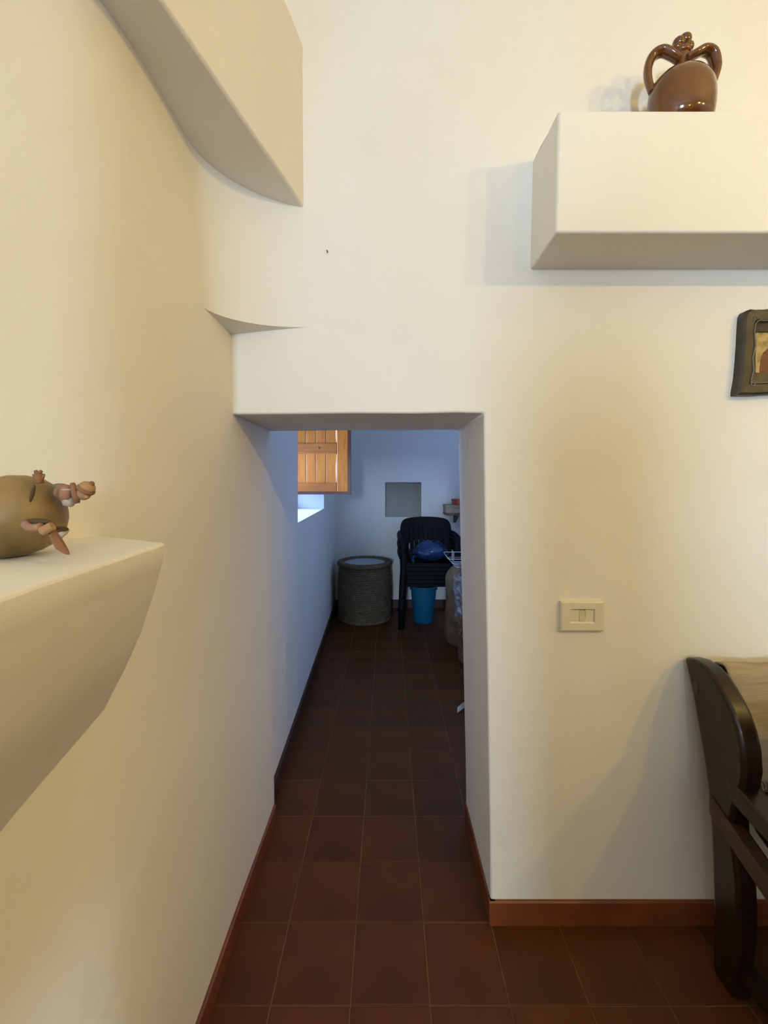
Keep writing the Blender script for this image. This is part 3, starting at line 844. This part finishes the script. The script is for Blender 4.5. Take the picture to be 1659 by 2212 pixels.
def throw():
    # woven throw hung over the chair back
    bm = NB(); nu, nv = 44, 60
    path = catmull([(0, 1.212, 0.56), (0, 1.208, 0.70), (0, 1.200, 0.782), (0, 1.176, 0.802), (0, 1.148, 0.786), (0, 1.128, 0.70), (0, 1.108, 0.60), (0, 1.088, 0.535)], 10)
    n = len(path) - 1
    def fn(u, v):
        k = v * n; i = min(int(k), n - 1); f = k - i
        p = path[i].lerp(path[i + 1], f)
        x = 0.930 + 0.515 * u
        wv = 0.006 * math.sin(u * 19 + 0.5) * (0.4 + abs(v - 0.45)) + 0.003 * noise.noise(Vector((u * 9, v * 9, 3)))
        return (x + 0.012 * noise.noise(Vector((0.3, v * 5, 1))) * (1 - u), p.y - wv * 0.6, p.z + wv * (1.0 if 0.3 < v < 0.6 else 0.3))
    grid_surface(bm, nu, nv, fn)
    o = obj('wool_throw', bm, THROW, smooth=True)
    m = o.modifiers.new('thick', 'SOLIDIFY'); m.thickness = 0.006; m.offset = 0
    tag(o, 'cream woven throw hanging over the back of the dark armchair', 'throw')
    bm = NB()
    for i in range(46):
        x = 0.95 + 0.48 * i / 45 + random.uniform(-.004, .004)
        b = Vector((x, 1.085, 0.537)); e = b + Vector((random.uniform(-.008, .008), -0.012 + random.uniform(-.004, .004), -0.014))
        add_tube(bm, [b, (b + e) / 2 + Vector((0, -.003, .001)), e], 0.0016, 5)
    f = obj('fringe', bm, THROW, o); f['kind'] = 'stuff'
throw()

# ------------------------------------------------------------------ storeroom contents
def rattan_drum():
    R0, Ht = 0.255, 0.545
    t = thing('rattan_drum_table', 'round grey rattan drum table with a pale top in the storeroom corner', 'side table', (-0.2215, 4.005, 0))
    bm = NB(); rows, seg, stakes = 81, 144, 18
    RR = []
    for j in range(rows + 1):
        z = 0.012 + (Ht - 0.045) * j / rows
        r = R0 * (0.945 + 0.055 * math.sin(PI * (j / rows) ** 0.85))
        ring = []
        for i in range(seg):
            a = 2 * PI * i / seg
            row = j // 3
            wv = math.sin(a * stakes + (PI if row % 2 else 0))
            groove = -0.004 if j % 3 == 0 else 0.002
            band = 0.0025 * math.sin(a * 7 + row * 0.7)
            rr = r + 0.0032 * wv * (0 if j % 3 == 0 else 1) + groove + band * 0.4
            ring.append(bm.verts.new((rr * math.cos(a), rr * math.sin(a), z)))
        RR.append(ring)
    for j in range(rows):
        for i in range(seg):
            k = (i + 1) % seg
            bm.faces.new([RR[j][i], RR[j][k], RR[j + 1][k], RR[j + 1][i]])
    bm.faces.new(list(reversed(RR[0])))
    obj('woven_side', bm, RATTAN, t)
    for zz, rr, r2 in ((Ht - 0.022, R0 * 0.950, 0.021), (0.014, R0 * 0.945, 0.014)):
        bm = NB()
        pts = [((rr) * math.cos(2 * PI * i / 96), rr * math.sin(2 * PI * i / 96), zz + 0.0015 * math.sin(i * 1.7)) for i in range(96)]
        add_tube(bm, pts, [r2 + 0.0018 * math.sin(i * 2.1) for i in range(96)], 8, closed=True)
        obj('braided_rim', bm, RATTAN, t, smooth=True)
    bm = NB(); add_lathe(bm, [(R0 * 0.95, Ht - 0.03), (R0 * 0.96, Ht - 0.012), (R0 * 0.93, Ht - 0.003), (R0 * 0.87, Ht), (R0 * 0.80, Ht - 0.003), (R0 * 0.765, Ht - 0.012), (R0 * 0.755, Ht - 0.032)], 72, cap=False)
    for v in bm.verts: v.co.z += 0.0025 * math.sin(math.atan2(v.co.y, v.co.x) * 36)
    obj('woven_border', bm, RATTAN, t, smooth=True)
    bm = NB(); add_lathe(bm, [(R0 * 0.76, Ht - 0.030), (R0 * 0.76, Ht - 0.016), (R0 * 0.70, Ht - 0.0145)], 48); obj('table_top', bm, GLASSTOP, t)
rattan_drum()

def make_chair(label):
    t = thing('plastic_chair', label, 'chair', (0, 0, 0), 0, 'stacked black plastic chairs')
    # local frame: front towards -Y, origin on the floor under the seat centre
    bm = NB()
    def seat(u, v):
        x = (u - 0.5) * (0.45 - 0.03 * v); y = -0.24 + 0.45 * v
        z = 0.425 - 0.035 * v - 0.016 * math.cos((u - 0.5) * PI) * math.sin(PI * min(v * 1.1, 1)) - (0.025 * ((0.12 - v) / 0.12) ** 2 if v < 0.12 else 0)
        return (x, y, z)
    grid_surface(bm, 12, 14, seat)
    o = obj('seat', bm, BLACKPL, t, smooth=True); m = o.modifiers.new('thick', 'SOLIDIFY'); m.thickness = 0.014; m.offset = -1
    bm = NB(); add_prism(bm, [(-0.225, 0.362), (0.225, 0.362), (0.225, 0.424), (-0.225, 0.424)], lambda x, z: (x, -0.232, z), lambda x, z: (x, -0.220, z)); obj('seat_apron', bm, BLACKPL, t)
    # backrest: arched frame plus slats
    bk = bpy.data.objects.new('backrest', None)
    def back_pt(x, z):
        k = (z - 0.38) / 0.42
        return (x, 0.205 + 0.085 * k - 0.05 * (x / 0.25) ** 2, z)
    bm = NB()
    arch = catmull([(-0.232, 0.40, 0), (-0.247, 0.52, 0), (-0.252, 0.64, 0), (-0.246, 0.72, 0), (-0.21, 0.768, 0), (-0.12, 0.786, 0), (0, 0.791, 0), (0.12, 0.786, 0), (0.21, 0.768, 0), (0.246, 0.72, 0), (0.252, 0.64, 0), (0.247, 0.52, 0), (0.232, 0.40, 0)], 5)
    inner = [Vector((p.x * 0.70, 0.40 + (p.y - 0.40) * 0.80 if p.y > 0.5 else p.y, 0)) for p in arch]
    n = len(arch)
    for i in range(n - 1):
        q = []
        for P, off in ((arch[i], 0), (arch[i + 1], 0), (inner[i + 1], 0), (inner[i], 0)):
            q.append(back_pt(P.x, P.y))
        a = [bm.verts.new(p) for p in q]; b = [bm.verts.new((p[0], p[1] + 0.022, p[2] - 0.004)) for p in q]
        bm.faces.new(a); bm.faces.new(list(reversed(b)))
        for k in range(4): bm.faces.new([a[k], b[k], b[(k + 1) % 4], a[(k + 1) % 4]])
    bmesh.ops.remove_doubles(bm, verts=bm.verts, dist=0.0005)
    ob = obj('backrest', bm, BLACKPL, t)
    for i in range(7):
        x = -0.138 + 0.046 * i
        if i == 6: continue
        bm = NB(); hw = 0.0165
        pts = [(x - hw, 0.43), (x + hw, 0.43), (x + hw, 0.715), (x - hw, 0.715)]
        add_prism(bm, pts, lambda u, v: back_pt(u, v), lambda u, v: (back_pt(u, v)[0], back_pt(u, v)[1] + 0.010, v))
        obj('slat', bm, BLACKPL, ob)
    bm = NB(); add_prism(bm, [(-0.20, 0.56), (0.20, 0.56), (0.20, 0.445), (-0.20, 0.445)][::-1] if False else [(-0.17, 0.43), (0.17, 0.43), (0.17, 0.475), (-0.17, 0.475)], lambda u, v: back_pt(u, v), lambda u, v: (back_pt(u, v)[0], back_pt(u, v)[1] + 0.012, v)); obj('lower_bar', bm, BLACKPL, ob)
    for s in (-1, 1):
        bm = NB()
        top = catmull([(s * 0.247, 0.20, 0.655), (s * 0.262, 0.08, 0.648), (s * 0.266, -0.06, 0.638), (s * 0.258, -0.17, 0.626), (s * 0.245, -0.225, 0.600)], 5)
        add_tube(bm, top, 0.026, 10, flat=0.38)
        obj('armrest', bm, BLACKPL, t, smooth=True)
        # front leg continues up to the armrest
        bm = NB()
        legp = [(s * 0.246, -0.222, 0.615), (s * 0.240, -0.226, 0.50), (s * 0.236, -0.232, 0.40), (s * 0.248, -0.252, 0.20), (s * 0.262, -0.272, 0.0)]
        add_tube(bm, catmull(legp, 4), [0.026] * 17, 8, flat=0.75)
        for v in bm.verts: v.co.z = max(v.co.z, 0.0)
        obj('leg', bm, BLACKPL, t, smooth=True)
        bm = NB()
        legp = [(s * 0.222, 0.215, 0.43), (s * 0.226, 0.222, 0.30), (s * 0.234, 0.240, 0.15), (s * 0.240, 0.252, 0.0)]
        add_tube(bm, catmull(legp, 4), [0.026] * 13, 8, flat=0.75)
        for v in bm.verts: v.co.z = max(v.co.z, 0.0)
        obj('leg', bm, BLACKPL, t, smooth=True)
    bpy.data.objects.remove(bk)
    return t
def copy_tree(o, parent=None):
    c = o.copy(); C.objects.link(c); c.parent = parent
    for ch in list(o.children): copy_tree(ch, c)
    return c
CH = (0.377, 3.955)
lab = ['black plastic armchair at the bottom of the storeroom stack', 'black plastic armchair second from the bottom of the stack', 'black plastic armchair in the middle of the storeroom stack',
       'black plastic armchair directly under the topmost one of the stack', 'black plastic armchair topmost of the stack, holding a blue bag']
ch0 = make_chair(lab[0])
for k in range(1, 5):
    c = copy_tree(ch0); c['label'] = lab[k]; c.location = (CH[0] + (0.003 if k % 2 else -0.003), CH[1] - 0.006 * k, 0.038 * k)
ch0.location = (CH[0], CH[1], 0)

def blue_bag():
    bm = NB(); add_ball(bm, (0, 0, 0.085), 0.115, 1.42, 1.05, 0.80, 40, 24)
    for v in bm.verts:
        d = noise.noise(v.co * 13) * 0.022 + noise.noise(v.co * 31) * 0.009
        v.co += v.co.normalized() * d
        if v.co.x > 0.05: v.co.z *= 1 - 0.8 * (v.co.x - 0.05)
        if v.co.z < 0.0: v.co.z = 0.0 + 0.002 * abs(noise.noise(v.co * 30))
    o = obj('plastic_bag', bm, BLUEBAG, None, smooth=True, loc=(0.395, 3.85, 0.575))
    tag(o, 'crumpled dark blue plastic bag lying on the top chair of the stack', 'bag')
    bm = NB(); add_tube(bm, catmull([(-0.13, -0.05, 0.05), (-0.165, -0.07, 0.05), (-0.175, -0.09, 0.015), (-0.16, -0.10, 0.004)], 5), 0.014, 8, flat=0.35); obj('bag_handle', bm, BLUEBAG, o, smooth=True)
blue_bag()

def bucket():
    t = thing('plastic_bucket', 'bright blue plastic bucket standing under the stacked chairs', 'bucket', (0.332, 3.905, 0))
    bm = NB(); seg = 40
    add_lathe(bm, [(0.088, 0.0), (0.092, 0.004), (0.122, 0.335), (0.118, 0.335), (0.088, 0.012), (0.001, 0.012)], seg); obj('body', bm, BLUEPL, t, smooth=False); autosmooth(t.children[0], 40)
    bm = NB(); pts = [(0.124 * math.cos(2 * PI * i / 48), 0.124 * math.sin(2 * PI * i / 48), 0.332) for i in range(48)]; add_tube(bm, pts, 0.006, 8, closed=True); obj('rim', bm, BLUEPL, t, smooth=True)
    for s in (-1, 1):
        bm = NB(); add_ball(bm, (s * 0.124, 0, 0.305), 0.014, 0.5, 1, 1.2, 10, 8); obj('handle_lug', bm, BLUEPL, t, smooth=True)
    bm = NB(); add_tube(bm, catmull([(-0.128, 0, 0.305), (-0.115, 0.06, 0.325), (-0.06, 0.118, 0.345), (0, 0.133, 0.350), (0.06, 0.118, 0.345), (0.115, 0.06, 0.325), (0.128, 0, 0.305)], 6), 0.0035, 8); obj('bail_handle', bm, CHROME, t, smooth=True)
bucket()

def sack():
    bm = NB(); nu, nv = 48, 30
    def fn(u, v):
        a = 2 * PI * u
        z = 0.62 * v
        r = 0.190 * (1 - 0.12 * (1 - min(v * 6, 1)) ** 2) * (1.0 - 0.10 * v) * (math.sqrt(max(1 - max((v - 0.84) / 0.18, 0) ** 2, 0)))
        r *= 1 + 0.07 * noise.noise(Vector((math.cos(a) * 1.4, math.sin(a) * 1.4, v * 3))) + 0.02 * math.sin(a * 9 + v * 4) * v
        return (r * math.cos(a), r * math.sin(a), z)
    V = grid_surface(bm, nu, nv, fn)
    bmesh.ops.remove_doubles(bm, verts=bm.verts, dist=0.0004)
    o = obj('hessian_sack', bm, HESSIAN, None, smooth=True, loc=(0.650, 3.425, 0.0))
    tag(o, 'tall brown hessian sack beside the stacked chairs', 'sack')
    bm = NB()
    add_tube(bm, [(0.134 * math.cos(2 * PI * i / 40) * (1 + .05 * math.sin(i * 1.3)), 0.134 * math.sin(2 * PI * i / 40), 0.575 + 0.008 * math.sin(i * 0.9)) for i in range(40)], 0.007, 6, closed=True)
    obj('rolled_hem', bm, HESSIAN, o, smooth=True)
sack()

def wire_basket():
    t = thing('wire_basket', 'shallow chrome wire basket resting on top of the brown sack', 'basket', (0.700, 3.40, 0.605))
    def rect(hx, hy, z, r, n=6):
        pts = []
        for cx, cy, a0 in ((hx - r, hy - r, 0), (-hx + r, hy - r, 90), (-hx + r, -hy + r, 180), (hx - r, -hy + r, 270)):
            for k in range(n + 1):
                a = math.radians(a0 + 90 * k / n); pts.append((cx + r * math.cos(a), cy + r * math.sin(a), z))
        return pts
    hx, hy = 0.235, 0.16
    bm = NB(); add_tube(bm, rect(hx, hy, 0.095, 0.03), 0.0040, 8, closed=True); obj('top_rim', bm, CHROME, t, smooth=True)
    bm = NB(); add_tube(bm, rect(hx - 0.075, hy - 0.045, 0.022, 0.03), 0.0030, 8, closed=True); obj('base_ring', bm, CHROME, t, smooth=True)
    bm = NB(); add_tube(bm, rect(hx - 0.036, hy - 0.022, 0.055, 0.03), 0.0028, 8, closed=True); obj('middle_ring', bm, CHROME, t, smooth=True)
    for k in range(5):
        y = -0.10 + 0.05 * k
        bm = NB(); add_tube(bm, catmull([(-hx + 0.004, y * 1.3, 0.095), (-hx + 0.040, y * 1.12, 0.055), (-hx + 0.078, y, 0.022), (0, y, 0.0205), (hx - 0.078, y, 0.022), (hx - 0.040, y * 1.12, 0.055), (hx - 0.004, y * 1.3, 0.095)], 4), 0.0024, 6); obj('wire', bm, CHROME, t, smooth=True)
wire_basket()

def wicker():
    t = thing('wicker_hamper', 'tall brown wicker hamper wrapped in clear plastic in front of the sack', 'basket', (0.640, 3.045, 0))
    bm = NB(); rows, seg = 42, 96; RR = []
    for j in range(rows + 1):
        v = j / rows; z = 0.60 * v
        r = 0.125 + 0.025 * v
        ring = []
        for i in range(seg):
            a = 2 * PI * i / seg
            rr = r + (0.005 * math.sin(a * 24 + (PI if (j // 3) % 2 else 0)) if j % 3 else -0.004)
            ring.append(bm.verts.new((rr * math.cos(a), rr * math.sin(a), z)))
        RR.append(ring)
    for j in range(rows):
        for i in range(seg): bm.faces.new([RR[j][i], RR[j][(i + 1) % seg], RR[j + 1][(i + 1) % seg], RR[j + 1][i]])
    bm.faces.new(list(reversed(RR[0])))
    obj('woven_body', bm, WICKER, t)
    bm = NB(); add_tube(bm, [(0.150 * math.cos(2 * PI * i / 60), 0.150 * math.sin(2 * PI * i / 60), 0.60 + 0.003 * math.sin(i * 2)) for i in range(60)], 0.014, 8, closed=True); obj('braided_rim', bm, WICKER, t, smooth=True)
    bm = NB(); nu, nv = 72, 30
    def fn(u, v):
        a = 2 * PI * u; z = 0.30 + 0.325 * v
        r = 0.147 + 0.016 * v + 0.008 * math.sin(a * 11 + v * 3) * (1 - v * 0.4) + 0.010 * noise.noise(Vector((a * 2, v * 6, 0)))
        if v > 0.9: r -= (v - 0.9) * 0.5
        return (r * math.cos(a), r * math.sin(a), z - 0.05 * math.sin(a * 3) * (1 - v))
    grid_surface(bm, nu, nv, fn)
    obj('plastic_wrap', bm, FILM, t, smooth=True)
wicker()

# white batten end on the storeroom floor
bm = NB()
add_prism(bm, [(0, 0.0), (0.026, 0.0), (0.030, 0.022), (0.006, 0.030)], lambda u, v: (0.390 + u * 0.3, 2.36 + u, v + 0.001), lambda u, v: (0.80 + u * 0.3, 2.52 + u, v + 0.20))
tag(bevel(obj('white_batten', bm, WHITEPAINT), 0.002), 'white painted batten end on the dark storeroom floor behind the door reveal', 'batten')

# small wall shelf with two boxes
t = thing('wall_shelf', 'rough wooden wall shelf above the stacked chairs, cut by the door reveal', 'shelf', (0.92, YF - 0.10, 0.966))
bm = NB(); add_box(bm, -0.355, 0.40, -0.12, 0.10, 0, 0.020); bevel(obj('board', bm, SHELFWOOD, t), 0.003)
for x in (-0.25, 0.28):
    bm = NB(); add_prism(bm, [(0.10, -0.09), (0.10, 0.0), (-0.08, 0.0), (-0.08, -0.015), (0.075, -0.09)], lambda y, z: (x, y, z), lambda y, z: (x + 0.025, y, z)); obj('bracket', bm, SHELFWOOD, t)
t = thing('card_box', 'flat cream cardboard box lying on the storeroom wall shelf', 'box', (0.78, YF - 0.105, 0.9865))
bm = NB(); add_box(bm, -0.215, 0.18, -0.10, 0.09, 0, 0.075); bevel(obj('tray', bm, CREAMBOX, t), 0.003)
bm = NB(); add_box(bm, -0.219, 0.184, -0.104, 0.094, 0.052, 0.080); bevel(obj('lid', bm, CREAMBOX, t), 0.003)
t = thing('card_box', 'small orange box on top of the cream cardboard box', 'box', (0.80, YF - 0.105, 1.0670), math.radians(14))
bm = NB(); add_box(bm, -0.145, 0.12, -0.08, 0.07, 0, 0.050); bevel(obj('tray', bm, ORANGEBOX, t), 0.003)
bm = NB(); add_box(bm, -0.148, 0.123, -0.083, 0.073, 0.034, 0.055); bevel(obj('lid', bm, ORANGEBOX, t), 0.003)
